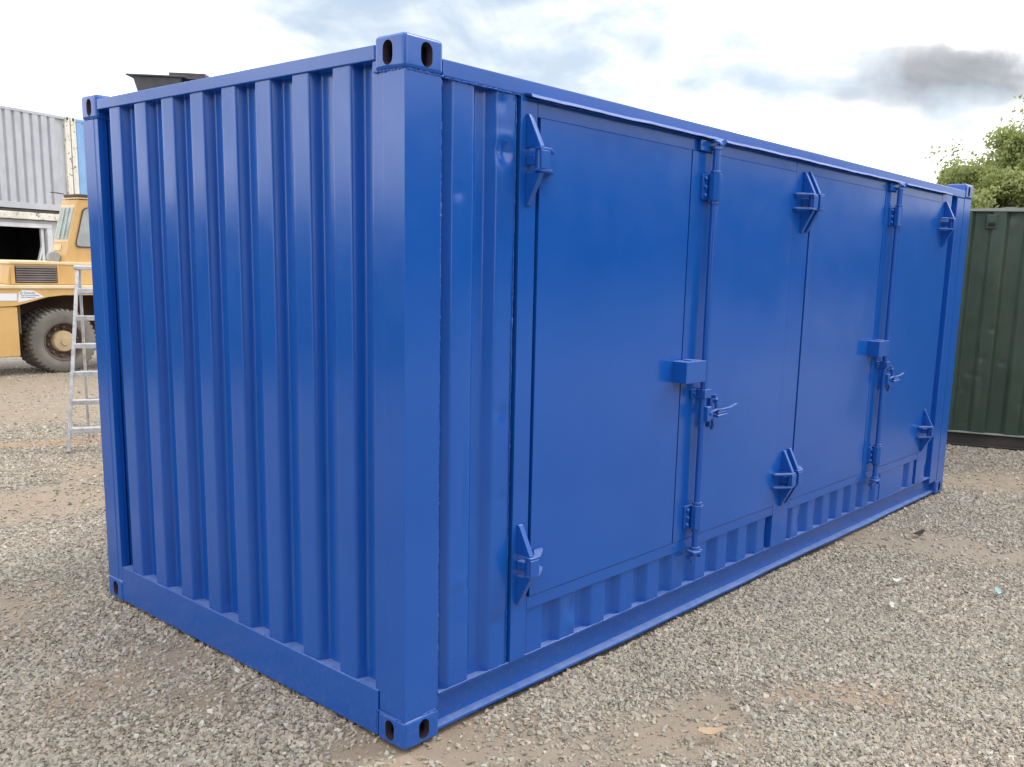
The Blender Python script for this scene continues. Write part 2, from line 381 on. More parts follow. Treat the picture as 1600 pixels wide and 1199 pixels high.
X, Y = np.meshgrid(gx, gy, indexing='ij'); Zg = relief(X, Y); nx, ny = X.shape
me = bpy.data.meshes.new('ground')
idx = np.arange(nx*ny).reshape(nx, ny)
q = np.stack([idx[:-1, :-1], idx[1:, :-1], idx[1:, 1:], idx[:-1, 1:]], -1).reshape(-1, 4)
me.from_pydata(np.stack([X, Y, Zg], -1).reshape(-1, 3).tolist(), [], q.tolist()); me.update(); me.shade_smooth()
dd, rr_ = fields(X, Y)
distc = np.hypot(X-CAM_POS[0], Y-CAM_POS[1])
nearv = np.clip(1-(distc-7.)/6., 0, 1)
for nm, arr in (('dirt', dd), ('red', rr_), ('near', nearv)):
    a = me.attributes.new(nm, 'FLOAT', 'POINT'); a.data.foreach_set('value', arr.reshape(-1).astype(np.float32))
me.materials.append(MATS['ground']); g_ob = bpy.data.objects.new('ground', me); COL.objects.link(g_ob); struct(g_ob)

# ------------------------------------------------------------------ blue container
BC = thing('shipping_container', 'freshly painted blue corrugated steel shipping container with four side doors on gravel', 'container')
L_, W_, H_ = 6.058, 2.438, 2.591
# corner castings with oval openings (boolean result, shared mesh)
def casting_mesh():
    def tmp(mb, bev=0, seg=1):
        o = mb.build('tmp', 'blue', None, bev, seg); return o
    a = tmp(MB().box(0, .178, 0, .162, 0, .118), .017, 4)
    inner = tmp(MB().box(.03, .17, .03, .155, .026, .092))
    def stadium(c, w, h):
        pts = []
        for k in range(9): t = math.pi*k/8; pts.append((c[0]+w/2*math.cos(t), c[1]+(h-w)/2+w/2*math.sin(t)))
        for k in range(9): t = math.pi+math.pi*k/8; pts.append((c[0]+w/2*math.cos(t), c[1]-(h-w)/2+w/2*math.sin(t)))
        return pts
    h1 = tmp(MB().prism([(x, -.02, z) for x, z in stadium((.098, .060), .052, .082)], (0, .09, 0)))
    h2 = tmp(MB().prism([(-.02, y, z) for y, z in stadium((.088, .060), .052, .082)], (.09, 0, 0)))
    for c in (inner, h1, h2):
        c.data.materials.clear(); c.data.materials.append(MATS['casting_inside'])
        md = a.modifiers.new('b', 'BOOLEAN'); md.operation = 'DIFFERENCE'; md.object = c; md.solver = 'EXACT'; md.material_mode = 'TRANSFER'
    dg = bpy.context.evaluated_depsgraph_get(); dg.update()
    me2 = bpy.data.meshes.new_from_object(a.evaluated_get(dg)); me2.name = 'corner_casting'
    for o in (a, inner, h1, h2): bpy.data.objects.remove(o)
    me2.set_sharp_from_angle(angle=R(30)); return me2
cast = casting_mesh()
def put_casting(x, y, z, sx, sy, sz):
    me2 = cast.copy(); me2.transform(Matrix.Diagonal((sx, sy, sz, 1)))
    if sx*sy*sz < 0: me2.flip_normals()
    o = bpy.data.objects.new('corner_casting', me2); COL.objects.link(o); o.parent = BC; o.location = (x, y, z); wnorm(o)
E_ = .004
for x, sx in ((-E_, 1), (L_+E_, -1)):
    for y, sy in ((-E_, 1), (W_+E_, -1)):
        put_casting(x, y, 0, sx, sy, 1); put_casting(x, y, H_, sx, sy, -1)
# corner posts: bent profile, the flat toward the end steps back at 113 mm
def post(x, sx, y, sy):
    P = [(0, 0), (.165, 0), (.165, .02), (.06, .03), (.03, .06), (.03, .150), (.003, .150), (.003, .114), (0, .112)]
    P = [(x+sx*a, y+sy*b, .117) for a, b in P]
    MB().prism(P, (0, 0, H_-.234)).build('corner_post', 'blue', BC, .009, 3)
post(.001, 1, .001, 1); post(.001, 1, W_-.001, -1); post(L_-.001, -1, .001, 1); post(L_-.001, -1, W_-.001, -1)
# end wall
def end_prof():
    p = [(.157, .010), (.186, .010), (.204, .056)]; h = .053
    for k in range(8):
        c = .356+.2515*k; p += [(c-h-.018, .056), (c-h, .008), (c+h, .008), (c+h+.018, .056)]
    return p+[(2.30, .056)]
dents_end = [(1.36, 1.95, .02, .012, .002), (.6, 1.4, .03, .1, .0015), (1.1, 1.2, .03, .2, .0012), (1.85, .9, .03, .2, .0012), (.36, 2.0, .04, .2, .0015)]
corrugated('end_wall', 'blue', BC, end_prof(), lambda s, d, z: (d, s, z), .190, 2.535, 50, 4, dents_end)
MB().box(.030, .05, 2.29, 2.408, .19, 2.535).build('end_filler', 'blue', BC, .002)
MB().box(.0, .07, .1585, 2.2795, .010, .197).build('end_sill', 'blue', BC, .005, 2)
MB().box(.0, .06, .1585, 2.2795, 2.514, 2.566).build('end_header', 'blue', BC, .006, 2)
# far end: doors of the container, plain, unseen from the yard
MB().box(6.01, 6.05, .17, 1.215, .13, 2.46).build('rear_door', 'blue', BC, .003)
MB().box(6.01, 6.05, 1.223, 2.268, .13, 2.46).build('rear_door', 'blue', BC, .003)
MB().box(5.99, 6.055, .18, 2.258, .01, .125).build('end_sill', 'blue', BC, .004)
MB().box(5.99, 6.055, .18, 2.258, 2.465, 2.57).build('end_header', 'blue', BC, .004)
# side wall profile (near side)
RE0, PIT = .785, .2265
def side_prof(a, b):
    p = []; k = -3
    while True:
        r = RE0+PIT*k; k += 1
        if r-.104 > b+.3: break
        p += [(r-.104-.036, .044), (r-.104, .008), (r, .008), (r+.036, .044)]
    def dep(s):
        for (s0, d0), (s1, d1) in zip(p[:-1], p[1:]):
            if s0 <= s <= s1: return d0+(d1-d0)*(s-s0)/max(1e-6, s1-s0)
        return .044
    mid = [q_ for q_ in p if a < q_[0] < b]
    return [(a, dep(a))]+mid+[(b, dep(b))]
sf = lambda s, d, z: (s, d, z)
dents1 = [(.50, 2.26, .035, .035, .016), (.50, 2.30, .05, .02, -.006), (.475, 2.43, .02, .02, .004), (.26, 2.09, .02, .02, .005), (.285, .60, .03, .03, -.006), (.33, .585, .02, .012, .009), (.50, .38, .04, .03, .010), (.30, .95, .02, .2, .003), (.5, 1.25, .03, .025, .007), (.51, .9, .03, .02, .004)]
corrugated('side_panel', 'blue', BC, side_prof(.168, .5535), sf, .175, 2.482, 120, 8, dents1, .001)
dents2 = [(RE0+PIT*1-.03, .31, .03, .04, .012), (RE0+PIT*1-.02, .22, .02, .03, -.008), (RE0+PIT*5-.05, .3, .03, .03, .006), (RE0+PIT*11-.02, .27, .03, .05, .012), (RE0+PIT*12+.02, .25, .03, .05, .010), (RE0+PIT*3-.05, .25, .03, .05, .004), (RE0+PIT*9-.03, .28, .04, .05, .006)]
corrugated('side_panel', 'blue', BC, side_prof(.556, 5.47), sf, .175, .43, 14, 5, dents2, .001)
corrugated('side_panel', 'blue', BC, [(5.462, .008), (5.60, .008), (5.635, .046), (5.735, .046)], sf, .175, 2.482, 40, 4, [(5.6, .26, .04, .05, .012)], .001)
MB().box(5.722, 5.892, .0035, .06, .118, 2.472).build('post_web', 'blue', BC, .004)
MB().box(4.60, 5.03, .002, .012, .18, .384).build('patch_plate', 'blue', BC, .002)
# far side wall and roof
pf = [(.17, .01)]
for k in range(20):
    c = .32+.278*k; pf += [(c-.105, .046), (c-.036, .046), (c+.034, .01), (c+.104, .01)]
corrugated('side_wall', 'blue', BC, pf[:-1]+[(5.88, .01)], lambda s, d, z: (s, W_-d, z), .16, 2.50, 6, 1)
corrugated('roof', 'blue', BC, [(.06, .0)]+sum([[(.2+.21*k, 0), (.23+.21*k, -.02), (.32+.21*k, -.02), (.35+.21*k, 0)] for k in range(27)], [])+[(6.0, 0)], lambda s, d, z: (s, z, 2.508-d), .065, 2.373, 6, 1)
# rails
MB().box(.172, 5.884, .0, .06, 2.474, 2.534).build('top_rail', 'blue', BC, .006, 2)
MB().box(.172, 5.884, 2.378, 2.438, 2.474, 2.534).build('top_rail', 'blue', BC, .006, 2)
CH = [(.004, .176), (.004, .168), (.052, .166), (.054, .032), (.028, .026), (.018, .024), (.018, .014), (.062, .014), (.062, .176)]
n_seg = 60; vs = []; fs = []; nC = len(CH)
for i in range(n_seg+1):
    x = .1745+(5.883-.1745)*i/n_seg
    wob = .004*math.sin(x*3.1)+.003*math.sin(x*7.3+1); wz = .003*math.sin(x*2.3+.5)
    for y, z in CH:
        lo = 1 if z < .03 and y < .03 else 0
        vs.append((x, y-lo*abs(wob)*.8, z+lo*wz))
for i in range(n_seg):
    for k in range(nC): fs.append((i*nC+k, i*nC+(k+1) % nC, (i+1)*nC+(k+1) % nC, (i+1)*nC+k))
fs += [tuple(range(nC)), tuple(range(n_seg*nC, n_seg*nC+nC))[::-1]]
mb = MB(); mb.add(vs, fs); mb.build('bottom_rail', 'blue', BC)
MB().box(.175, 5.883, 2.38, 2.43, .016, .16).build('bottom_rail', 'blue', BC, .003)
MB().box(.08, 5.95, .07, 2.37, .12, .15).build('floor', 'under', BC)
# drip rail over the doors
DR = [(.0, 2.484), (-.034, 2.479), (-.043, 2.467), (-.041, 2.465), (-.032, 2.474), (.0, 2.479)]
nd = 80; vs = []; fs = []; k6 = len(DR)
for i in range(nd+1):
    x = .592+(5.46-.592)*i/nd; j = .0012*math.sin(x*5.)+.0010*math.sin(x*13+2)+random.uniform(-.0012, .0012)
    for y, z in DR: vs.append((x, y-(j if y < -.02 else 0)-.001, z+(j*.7 if y < -.02 else 0)))
for i in range(nd):
    for k in range(k6): fs.append((i*k6+k, i*k6+(k+1) % k6, (i+1)*k6+(k+1) % k6, (i+1)*k6+k))
fs += [tuple(range(k6)), tuple(range(nd*k6, nd*k6+k6))[::-1]]
mb = MB(); mb.add(vs, fs); mb.build('drip_rail', 'blue', BC)
# door frame
fr = MB()
FX0, FX1 = .572, 5.455; FT, FB, OB = 2.402, .445, .385
MB().box(FX0, .667, -.003, .06, .177, 2.470).build('frame_post', 'blue', BC, .003, 2)
MB().box(2.885, 3.088, -.003, .06, .177, 2.470).build('frame_post', 'blue', BC, .003, 2)
MB().box(5.345, FX1, -.003, .06, .177, 2.470).build('frame_post', 'blue', BC, .003, 2)
for a, b in ((.669, 2.883), (3.090, 5.343)):
    MB().box(a, b, -.0025, .055, FT+.0015, 2.470).build('frame_header', 'blue', BC, .002)
    MB().box(a, b, -.0025, .055, OB, FB-.004).build('frame_sill', 'blue', BC, .003, 2)
    MB().box(a-.05, b+.05, .05, .07, FB-.02, FT+.02).build('door_stop', 'blue', BC)
# doors
def door(x0, x1, seed, z0=FB, z1=FT):
    nx_, nz_ = 24, 36; yf, yb = -.006, .036; vs = []; fs = []
    for i in range(nx_+1):
        for j in range(nz_+1):
            u, v = i/nx_, j/nz_; x = x0+(x1-x0)*u; z = z0+(z1-z0)*v
            e = (16*u*(1-u)*v*(1-v))**.5
            vs.append((x, yf+float(smooth_noise(x*1.3, z*1.1, seed, 1.1))*.0034*e, z))
    ix = lambda i, j: i*(nz_+1)+j
    for i in range(nx_):
        for j in range(nz_): fs.append((ix(i, j), ix(i+1, j), ix(i+1, j+1), ix(i, j+1)))
    ring = [ix(i, 0) for i in range(nx_)]+[ix(nx_, j) for j in range(nz_)]+[ix(i, nz_) for i in range(nx_, 0, -1)]+[ix(0, j) for j in range(nz_, 0, -1)]
    o = len(vs); vs += [(vs[r_][0], yb, vs[r_][2]) for r_ in ring]; n = len(ring)
    for k in range(n): fs.append((ring[k], ring[(k+1) % n], o+(k+1) % n, o+k)[::-1])
    fs.append(tuple(range(o, o+n))[::-1])
    return raw('door', vs, fs, 'blue', BC)
DOORS = [door(.683, 1.775, 1), door(1.785, 2.878, 2), door(3.101, 4.208, 3), door(4.217, 5.337, 4)]
# hinges: gusset blocks on the frame, knuckle, two-armed bracket to the door (door to +x)
def make_hinge():
    w = .024
    def gus(sg):
        P = [(0, sg*.046), (-.072, sg*.046), (-.076, sg*.05), (-.012, sg*.172), (0, sg*.172)]
        return MB().prism([(-w/2, y, z) for y, z in P], (w, 0, 0))
    root = gus(1).build('hinge', 'blue', BC, .002)
    gus(-1).build('gusset', 'blue', root, .002)
    kn = MB(); kn.tube([(.004, -.062, -.043), (.004, -.062, .043)], .021, 14); kn.box(-.012, .02, -.045, -.002, -.018, .018)
    kn.build('knuckle', 'blue', root, .001)
    br = MB()
    for z in (.035, -.045):
        P = [(-.020, -.050), (-.020, -.084), (.040, -.088), (.095, -.050), (.128, -.024), (.132, -.007), (.085, -.007), (.030, -.060)]
        br.prism([(x, y, z) for x, y in P], (0, 0, .011))
    br.box(-.020, .034, -.0885, -.080, -.0345, .0345)
    br.build('hinge_bracket', 'blue', root, .0015)
    return root
h0 = make_hinge(); ZU, ZL = 2.236, .603
h0.location = (.616, -.003, ZU)
copy_tree(h0, BC, (.612, -.003, ZL))
copy_tree(h0, BC, (3.052, -.003, ZU+.01)); copy_tree(h0, BC, (3.040, -.003, ZL+.005))
for x, z in ((2.985, ZU+.005), (2.968, ZL), (5.425, ZU+.008), (5.400, ZL+.012)): mirrored_x(h0, BC, (x, -.003, z))
# locking bars
def make_bar():
    root = MB().tube([(0, -.046, .40), (0, -.046, 2.425)], .0185, 14).build('locking_bar', 'blue', BC)
    for z in (.500, 2.175):
        h = MB(); h.tube([(0, -.046, z), (0, -.046, z+.128)], .035, 8)
        h.box(-.072, .030, -.020, -.006, z+.004, z+.124)
        h.tube([(0, -.046, z-.016), (0, -.046, z-.004)], .025, 12); h.tube([(0, -.046, z+.132), (0, -.046, z+.144)], .026, 12)
        for k in (.024, .064, .104): h.tube([(-.054, -.020, z+k), (-.054, -.031, z+k), (-.054, -.034, z+k)], [.010, .009, .004], 8)
        h.build('bearing_bracket', 'blue', root, .0012)
    c = MB(); c.tube([(0, -.046, 2.42), (0, -.046, 2.432), (0, -.046, 2.442)], [.026, .024, .012], 12)
    c.prism([(-.02, -.075, 2.44), (.02, -.072, 2.44), (.035, -.03, 2.462), (-.03, -.02, 2.462)], (0, .0, .012)); c.bar((.0, -.06, 2.43), (.03, -.075, 2.465), .012, .02)
    c.box(-.11, .035, -.022, -.004, 2.408, 2.458)
    c.build('cam', 'blue', root, .0015)
    c = MB(); c.tube([(0, -.046, .385), (0, -.046, .402)], .026, 12)
    c.prism([(-.055, -.075, .372), (-.01, -.092, .372), (.032, -.07, .372), (.026, -.02, .372), (-.04, -.02, .372)], (0, 0, .014))
    c.bar((.012, -.07, .35), (.012, -.07, .39), .02, .022); c.bar((-.035, -.03, .345), (.03, -.03, .345), .03, .02); c.tube([(-.01, -.04, .31), (-.01, -.035, .35)], .008, 8)
    c.build('cam', 'blue', root, .0015)
    g = MB(); g.box(-.07, -.026, -.020, -.006, 1.195, 1.238); g.box(-.028, .034, -.072, -.062, 1.195, 1.238); g.box(.026, .035, -.063, -.006, 1.195, 1.238); g.box(-.030, -.021, -.063, -.006, 1.195, 1.238)
    g.tube([(-.052, -.018, 1.216), (-.052, -.030, 1.216)], .008, 8); g.build('pipe_clip', 'blue', root, .001)
    # handle hub, flat handle and retainer on the door
    h = MB(); h.box(-.012, .03, -.085, -.062, 1.075, 1.150); h.box(.012, .05, -.082, -.070, 1.085, 1.128)
    h.tube([(.02, -.092, 1.115), (.02, -.08, 1.115)], .010, 10)
    h.build('handle_hub', 'blue', root, .002)
    hd = MB()
    path = [(.035, -.076, 1.116), (.075, -.082, 1.130), (.12, -.088, 1.127), (.20, -.088, 1.129), (.25, -.084, 1.136), (.285, -.081, 1.141)]
    for a, b in zip(path[:-1], path[1:]): hd.bar(a, b, .016, .006)
    hd.build('handle', 'blue', root, .001)
    rt_ = MB(); rt_.box(.085, .112, -.04, -.006, 1.03, 1.185); rt_.tube([(.098, -.05, 1.165), (.098, -.072, 1.178), (.104, -.06, 1.195), (.098, -.02, 1.190)], .010, 8)
    rt_.prism([(.115, -.02, 1.105), (.21, -.06, 1.110), (.15, -.10, 1.108), (.085, -.09, 1.104)], (0, 0, .010))
    rt_.bar((.075, -.08, 1.095), (.15, -.095, 1.100), .035, .012); rt_.tube([(.09, -.045, 1.10), (.09, -.06, 1.05), (.10, -.045, 1.02)], .009, 8); rt_.tube([(.112, -.07, 1.12), (.105, -.06, 1.18)], [.016, .010], 8)
    rt_.build('handle_retainer', 'blue', root, .0012)
    bx = MB(); bx.box(-.235, -.055, -.088, -.004, 1.285, 1.392); bx.box(-.17, -.12, -.07, -.02, 1.391, 1.398); bx.build('lock_box', 'blue', root, .007, 2)
    return root
b0 = make_bar(); b0.location = (1.938, 0, 0); copy_tree(b0, BC, (4.362, 0, 0))
# weld beads
def weld(p0, p1, r, n=70, seed=1):
    rr = random.Random(seed); a, b = Vector(p0), Vector(p1); pts = []; rs = []
    for i in range(n+1):
        pts.append(a.lerp(b, i/n)+Vector((rr.uniform(-1, 1), rr.uniform(-1, 1), rr.uniform(-1, 1)))*r*.35); rs.append(r*(rr.uniform(.45, 1.) if rr.random() > .12 else rr.uniform(1.1, 1.7)))
    MB().tube(pts, rs, 6).build('weld_bead', 'blue_weld', BC)
weld((.1675, .004, .14), (.1675, .004, 2.465), .0035, 220, 2)
weld((.006, .010, .1185), (.16, -.001, .1185), .004, 40, 3); weld((-.001, .012, .1185), (-.001, .158, .1185), .004, 40, 4)
weld((.01, .0, 2.4735), (.172, .0, 2.4735), .0035, 40, 5); weld((.0, .01, 2.4735), (.0, .158, 2.4735), .0035, 40, 6)
weld((.17, .003, .180), (5.45, .002, .1785), .0030, 420, 7); weld((.005, .17, .1985), (.005, 2.27, .1985), .0026, 220, 8)
weld((.18, .001, 2.472), (.59, .001, 2.472), .003, 60, 9); weld((.554, .006, .19), (.554, .006, 2.46), .0022, 160, 10)
weld((.0005, 2.268, .02), (.0005, 2.268, .12), .003, 20, 11); weld((.0, .168, .02), (.0, .168, .12), .003, 20, 12)

# ------------------------------------------------------------------ plain neighbour containers, some added out of view
def plain_container(name, label, loc, rz, mat, postmat, railmat, length=6.058, seed=1, group=None, pitch=.27, flat=.15, depth=.036):
    T = thing(name, label, 'container', loc, rz, group); Wd, Ht = 2.438, 2.591
    p = [(.15, .0)]; c = .15+pitch*.5
    while c+pitch*.5 < length-.16:
        h = flat/2; s = .03 if depth < .05 else .022
        p += [(c-h-s, depth), (c-h, .012), (c+h, .012), (c+h+s, depth)]; c += pitch
    p = [(.15, depth)]+p[1:]+[(length-.15, depth)]
    corrugated('side_wall', mat, T, p, lambda s, d, z: (s, d, z), .17, 2.50, 8, 2)
    corrugated('side_wall', mat, T, p, lambda s, d, z: (s, Wd-d, z), .17, 2.50, 4, 1)
    for xx, sg in ((.0, 1), (length, -1)):
        pe = [(.15, depth)]; c = .3
        while c < 2.2: pe += [(c-.09, depth), (c-.06, .012), (c+.05, .012), (c+.08, depth)]; c += .25
        corrugated('end_wall', mat, T, pe+[(2.29, depth)], lambda s, d, z: (xx+sg*d, s, z), .17, 2.50, 4, 1)
    for x in (0, length-.16):
        for y in (0, Wd-.16):
            MB().box(x, x+.16, y, y+.16, .119, Ht-.119).build('corner_post', postmat, T, .006)
            for z in (0, Ht-.118):
                c = MB().box(x-.003, x+.163, y-.003, y+.163, z, z+.118).build('corner_casting', postmat, T, .01, 2)
                hx = x+.08
                ys = (y-.005) if y == 0 else (y+.161)
                MB().box(hx-.028, hx+.028, ys, ys+.004, z+.02, z+.10).build('aperture_shade', 'inside_shade', c)  # solid near-black plate stands for the shaded hole
    for y in (0.002, Wd-.062):
        MB().box(.164, length-.164, y, y+.06, 2.50, 2.575).build('top_rail', railmat, T, .005); MB().box(.164, length-.164, y, y+.06, .012, .17).build('bottom_rail', railmat, T, .005)
    for x in (0.002, length-.062):
        MB().box(x, x+.06, .164, Wd-.164, 2.50, 2.575).build('header', railmat, T, .005); MB().box(x, x+.06, .164, Wd-.164, .012, .17).build('sill', railmat, T, .005)
    MB().box(.05, length-.05, .05, Wd-.05, 2.53, 2.56).build('roof', mat, T); MB().box(.05, length-.05, .05, Wd-.05, .1, .14).build('floor', 'under', T)
    return T
AW = math.atan2(.302, .9533); dw = Vector((.9533, .302, 0)); nw = Vector((-.302, .9533, 0)); P0 = Vector((7.481, 24.832, 0))
def onwall(s, n, z): return P0+dw*s+nw*n+Vector((0, 0, z))
ZST = 2.885
plain_container('shipping_container', 'weathered pale grey corrugated container stacked on top of the workshop', onwall(2.27-6.058, 0, ZST), AW, 'grey_box', 'cream', 'grey_box', pitch=.262, flat=.165, depth=.07)
plain_container('shipping_container', 'light blue container with cream corner posts stacked beside the pale grey one', onwall(2.32, .02, ZST), AW, 'sky_blue', 'cream', 'sky_blue')
dk = Vector((.64, -.77, 0))
plain_container('shipping_container', 'unseen long green container added left of the ladder, outside the picture', (-11.1, 6.6, 0), math.atan2(.55, .83), 'green', 'green', 'green', length=12.19)  # added out of view to be mirrored dark in the blue end wall
for i, (mt, lb) in enumerate((('brown_dark', 'dark brown container at the bottom of the added, unseen stack behind the camera'), ('under', 'dark grey container on top of the added, unseen stack behind the camera'))):
    plain_container('shipping_container', lb, Vector((-13.5, -5.5, i*2.6)), math.atan2(dk.y, dk.x), mt, mt, mt, length=12.19)  # stack added behind the camera to darken reflections in the blue paint
# workshop below: wall with a wide doorway, peeling lintel beam
WS = thing('workshop', 'pale workshop with dark open doorway and peeling white lintel beam under the stacked containers', 'building', onwall(-4.0, .05, 0), AW)
OX0, OX1, OZ = 4.0-.15, 4.0+1.36, 2.40
MB().box(0, OX0-.1, 0, .1, 0, 2.6).build('wall', 'shed_grey', WS); MB().box(OX1+.16, 12.5, 0, .1, 0, 2.6).build('wall', 'shed_grey', WS)
MB().box(OX0-.1, OX1+.16, 0.0, .1, OZ+.12, 2.6).build('wall', 'shed_grey', WS)
MB().box(OX0-.1, OX0, -.03, .12, 0, OZ+.0).build('door_jamb', 'white_trim', WS, .006); MB().box(OX1, OX1+.16, -.03, .12, 0, OZ).build('door_jamb', 'white_trim', WS, .006)
MB().box(OX0-.1, OX1+.16, -.032, .12, OZ+.002, OZ+.118).build('door_head', 'white_trim', WS, .006)
MB().box(OX1-.14, OX1-.05, .04, .1, 0, OZ-.002).build('door_leaf_edge', 'white_trim', WS, .004)
mb = MB(); mb.bar((OX1-.34, .07, 1.2), (OX1-.10, .07, 1.95), .05, .07, (0, 1, 0)); mb.build('brace', 'white_trim', WS, .004)
MB().box(-.1, 12.6, -.12, .12, 2.615, 2.80).build('lintel_beam', 'cream', WS, .012)
MB().box(-.1, 12.6, -.02, 2.7, 2.80, 2.875).build('roof_slab', 'under', WS)
MB().box(0, 12.5, 2.5, 2.6, 0, 2.8).build('wall', 'shed_grey', WS); MB().box(0, .1, .101, 2.499, 0, 2.8).build('wall', 'shed_grey', WS); MB().box(12.4, 12.5, .101, 2.499, 0, 2.8).build('wall', 'shed_grey', WS)
MB().box(OX0-1.2, OX0-1.14, .12, 2.45, 0, 2.7).build('inner_wall', 'inside_shade', WS); MB().box(OX1+.9, OX1+.96, .12, 2.45, 0, 2.7).build('inner_wall', 'inside_shade', WS); MB().box(OX0-1.13, OX1+.89, 2.40, 2.45, 0, 2.7).build('inner_wall', 'inside_shade', WS)  # inner walls coloured near-black, the doorway's shade put into the colour
# hopper on the stack
HP = thing('steel_hopper', 'dark grey tapered steel hopper on the roof behind the blue container', 'hopper', (13.53, 27.06, ZST+2.47), R(-47))
mb = MB(); b_, t_ = .62, 1.02; zt = 1.85
mb.hexa([(-b_, -.4, .25), (.25, -.4, .25), (.25, .5, .25), (-b_, .5, .25), (-t_, -.62, zt), (.45, -.62, zt), (.45, .72, zt), (-t_, .72, zt)]); mb.build('hopper_body', 'skip', HP, .01)
MB().box(-t_-.17, .62, -.72, .82, zt+.002, zt+.045).build('rim', 'skip', HP, .008)
MB().box(-.15, .98, .05, .75, zt+.046, zt+.27).build('top_box', 'skip', HP, .01)
MB().box(.46, .86, -.45, .3, .9, zt-.05).build('motor_housing', 'rust', HP, .02)
MB().box(.55, 1.12, -.55, .55, zt-.02, zt+.02).build('side_plate', 'skip', HP, .006)
mb = MB(); mb.bar((.75, -.5, zt-.05), (1.05, -.5, zt-.5), .12, .03); mb.build('strut', 'white_trim', HP)
MB().box(.80, 1.02, -.40, .0, zt-.36, zt-.03).build('hinge_block', 'white_trim', HP, .02)
for x in (-.5, .3):
    for y in (-.3, .4): MB().box(x-.05, x+.05, y-.05, y+.05, 0, .26).build('leg', 'skip', HP)

# ------------------------------------------------------------------ dark green container on the right
GD = Vector((.334, -.942, 0)); ga = math.atan2(GD.y, GD.x)
GC = thing('shipping_container', 'dark green dented corrugated container with a small air vent, at the right edge', 'container', Vector((8.522, .741, 0))-GD*2.9, ga)
pg = [(.15, .052)]; c = .46
while c < 5.8: pg += [(c-.105, .052), (c-.06, .0), (c+.06, .0), (c+.105, .052)]; c += .34
gdents = [(2.9+dx, z, .04, .035, .010) for dx, z in ((.22, .78), (.25, .98), (.10, .62), (.46, .94), (.75, .92), (.70, .5), (.13, .80), (.33, 1.3))]+[(2.9+.40, 2.5, .05, .06, .014)]
pg += [(5.9, .052)]
T_ = corrugated('side_wall', 'green', GC, pg, lambda s, d, z: (s, -.006+d, z), .155, 2.545, 110, 5, gdents, .0015)
MB().box(.16, 5.9, -.012, .05, .138, .154).build('wall_flange', 'green_top', GC, .003)
MB().box(.16, 5.9, .035, .06, .016, .137).build('bottom_rail', 'under', GC, .003); MB().box(.16, 5.9, -.004, .06, .0, .015).build('bottom_flange', 'under', GC, .002)
n_ = 90; vs = []; fs = []
for i in range(n_+1):
    x = .165+5.73*i/n_; j = .006*math.sin(x*6)+.004*math.sin(x*15)+(.012 if 3.2 < x < 3.34 else 0)
    for y, z in ((-.014, 2.548), (-.014, 2.580+j), (.06, 2.584+j), (.06, 2.548)): vs.append((x, y, z))
for i in range(n_):
    for k in range(4): fs.append((i*4+k, i*4+(k+1) % 4, i*4+4+(k+1) % 4, i*4+4+k))
fs += [(0, 1, 2, 3), tuple(range(n_*4, n_*4+4))[::-1]]
mb = MB(); mb.add(vs, fs); mb.build('top_rail', 'green_top', GC)
for x in (0, 5.9):
    for y in (0, 2.28): MB().box(x, x+.158, y, y+.158, .0, 2.591).build('corner_post', 'green', GC, .008)
MB().box(.16, 5.9, 2.39, 2.43, .02, 2.57).build('side_wall', 'green', GC); MB().box(.01, .05, .16, 2.27, .02, 2.57).build('end_wall', 'green', GC); MB().box(6.0, 6.04, .16, 2.27, .02, 2.57).build('end_wall', 'green', GC)
MB().box(.1, 5.95, .06, 2.38, 2.54, 2.57).build('roof', 'green', GC)
vx_ = 2.9+.19
vt = MB().box(vx_-.042, vx_+.062, -.030, .036, 2.365, 2.515).build('air_vent', 'green', GC, .010, 2)
MB().box(vx_-.028, vx_+.048, -.040, -.031, 2.425, 2.500).build('vent_cover', 'green', vt, .004); MB().box(vx_-.028, vx_+.048, -.034, -.0315, 2.385, 2.418).build('vent_mouth_shade', 'inside_shade', vt)  # vent opening is a near-black plate, its shade put into the colour

# ------------------------------------------------------------------ yellow yard vehicle (side faces -Y)
VH = thing('yard_tractor', 'yellow heavy yard tractor with louvred engine hood and dual tyres behind the ladder', 'vehicle', (3.87, 12.40, 0))
def vb(name, mat, x0, x1, y0, y1, z0, z1, parent=None, bevel=.012): return MB().box(x0, x1, y0, y1, z0, z1).build(name, mat, parent or VH, bevel, 2)
hood = MB().prism([(-.71, .10, 1.318), (-.65, .10, 1.655), (3.2, .10, 1.63), (3.2, .10, 1.318)], (0, 1.2, 0)).build('engine_hood', 'yellow', VH, .015, 2)
MB().prism([(-.685, .085, 1.615), (-.66, .085, 1.662), (3.2, .085, 1.652), (3.2, .085, 1.612)], (0, 1.23, 0)).build('hood_edge', 'pale_yellow', VH, .008)
gr = MB().box(-.60, -.03, .085, .098, 1.345, 1.59).build('grille', 'inside_shade', VH)
for i in range(7):
    z = 1.352+i*.034; mb = MB(); mb.prism([(-.595, .083, z), (-.595, .060, z+.006), (-.595, .075, z+.030), (-.595, .083, z+.030)], (.560, 0, 0)); mb.build('slat', 'grille', gr)
mb = MB(); mb.box(-.66, -.605, .075, .099, 1.325, 1.60); mb.box(-.605, -.02, .074, .099, 1.322, 1.343); mb.box(-.02, .01, .075, .099, 1.325, 1.60); mb.build('grille_frame', 'yellow', VH, .004)
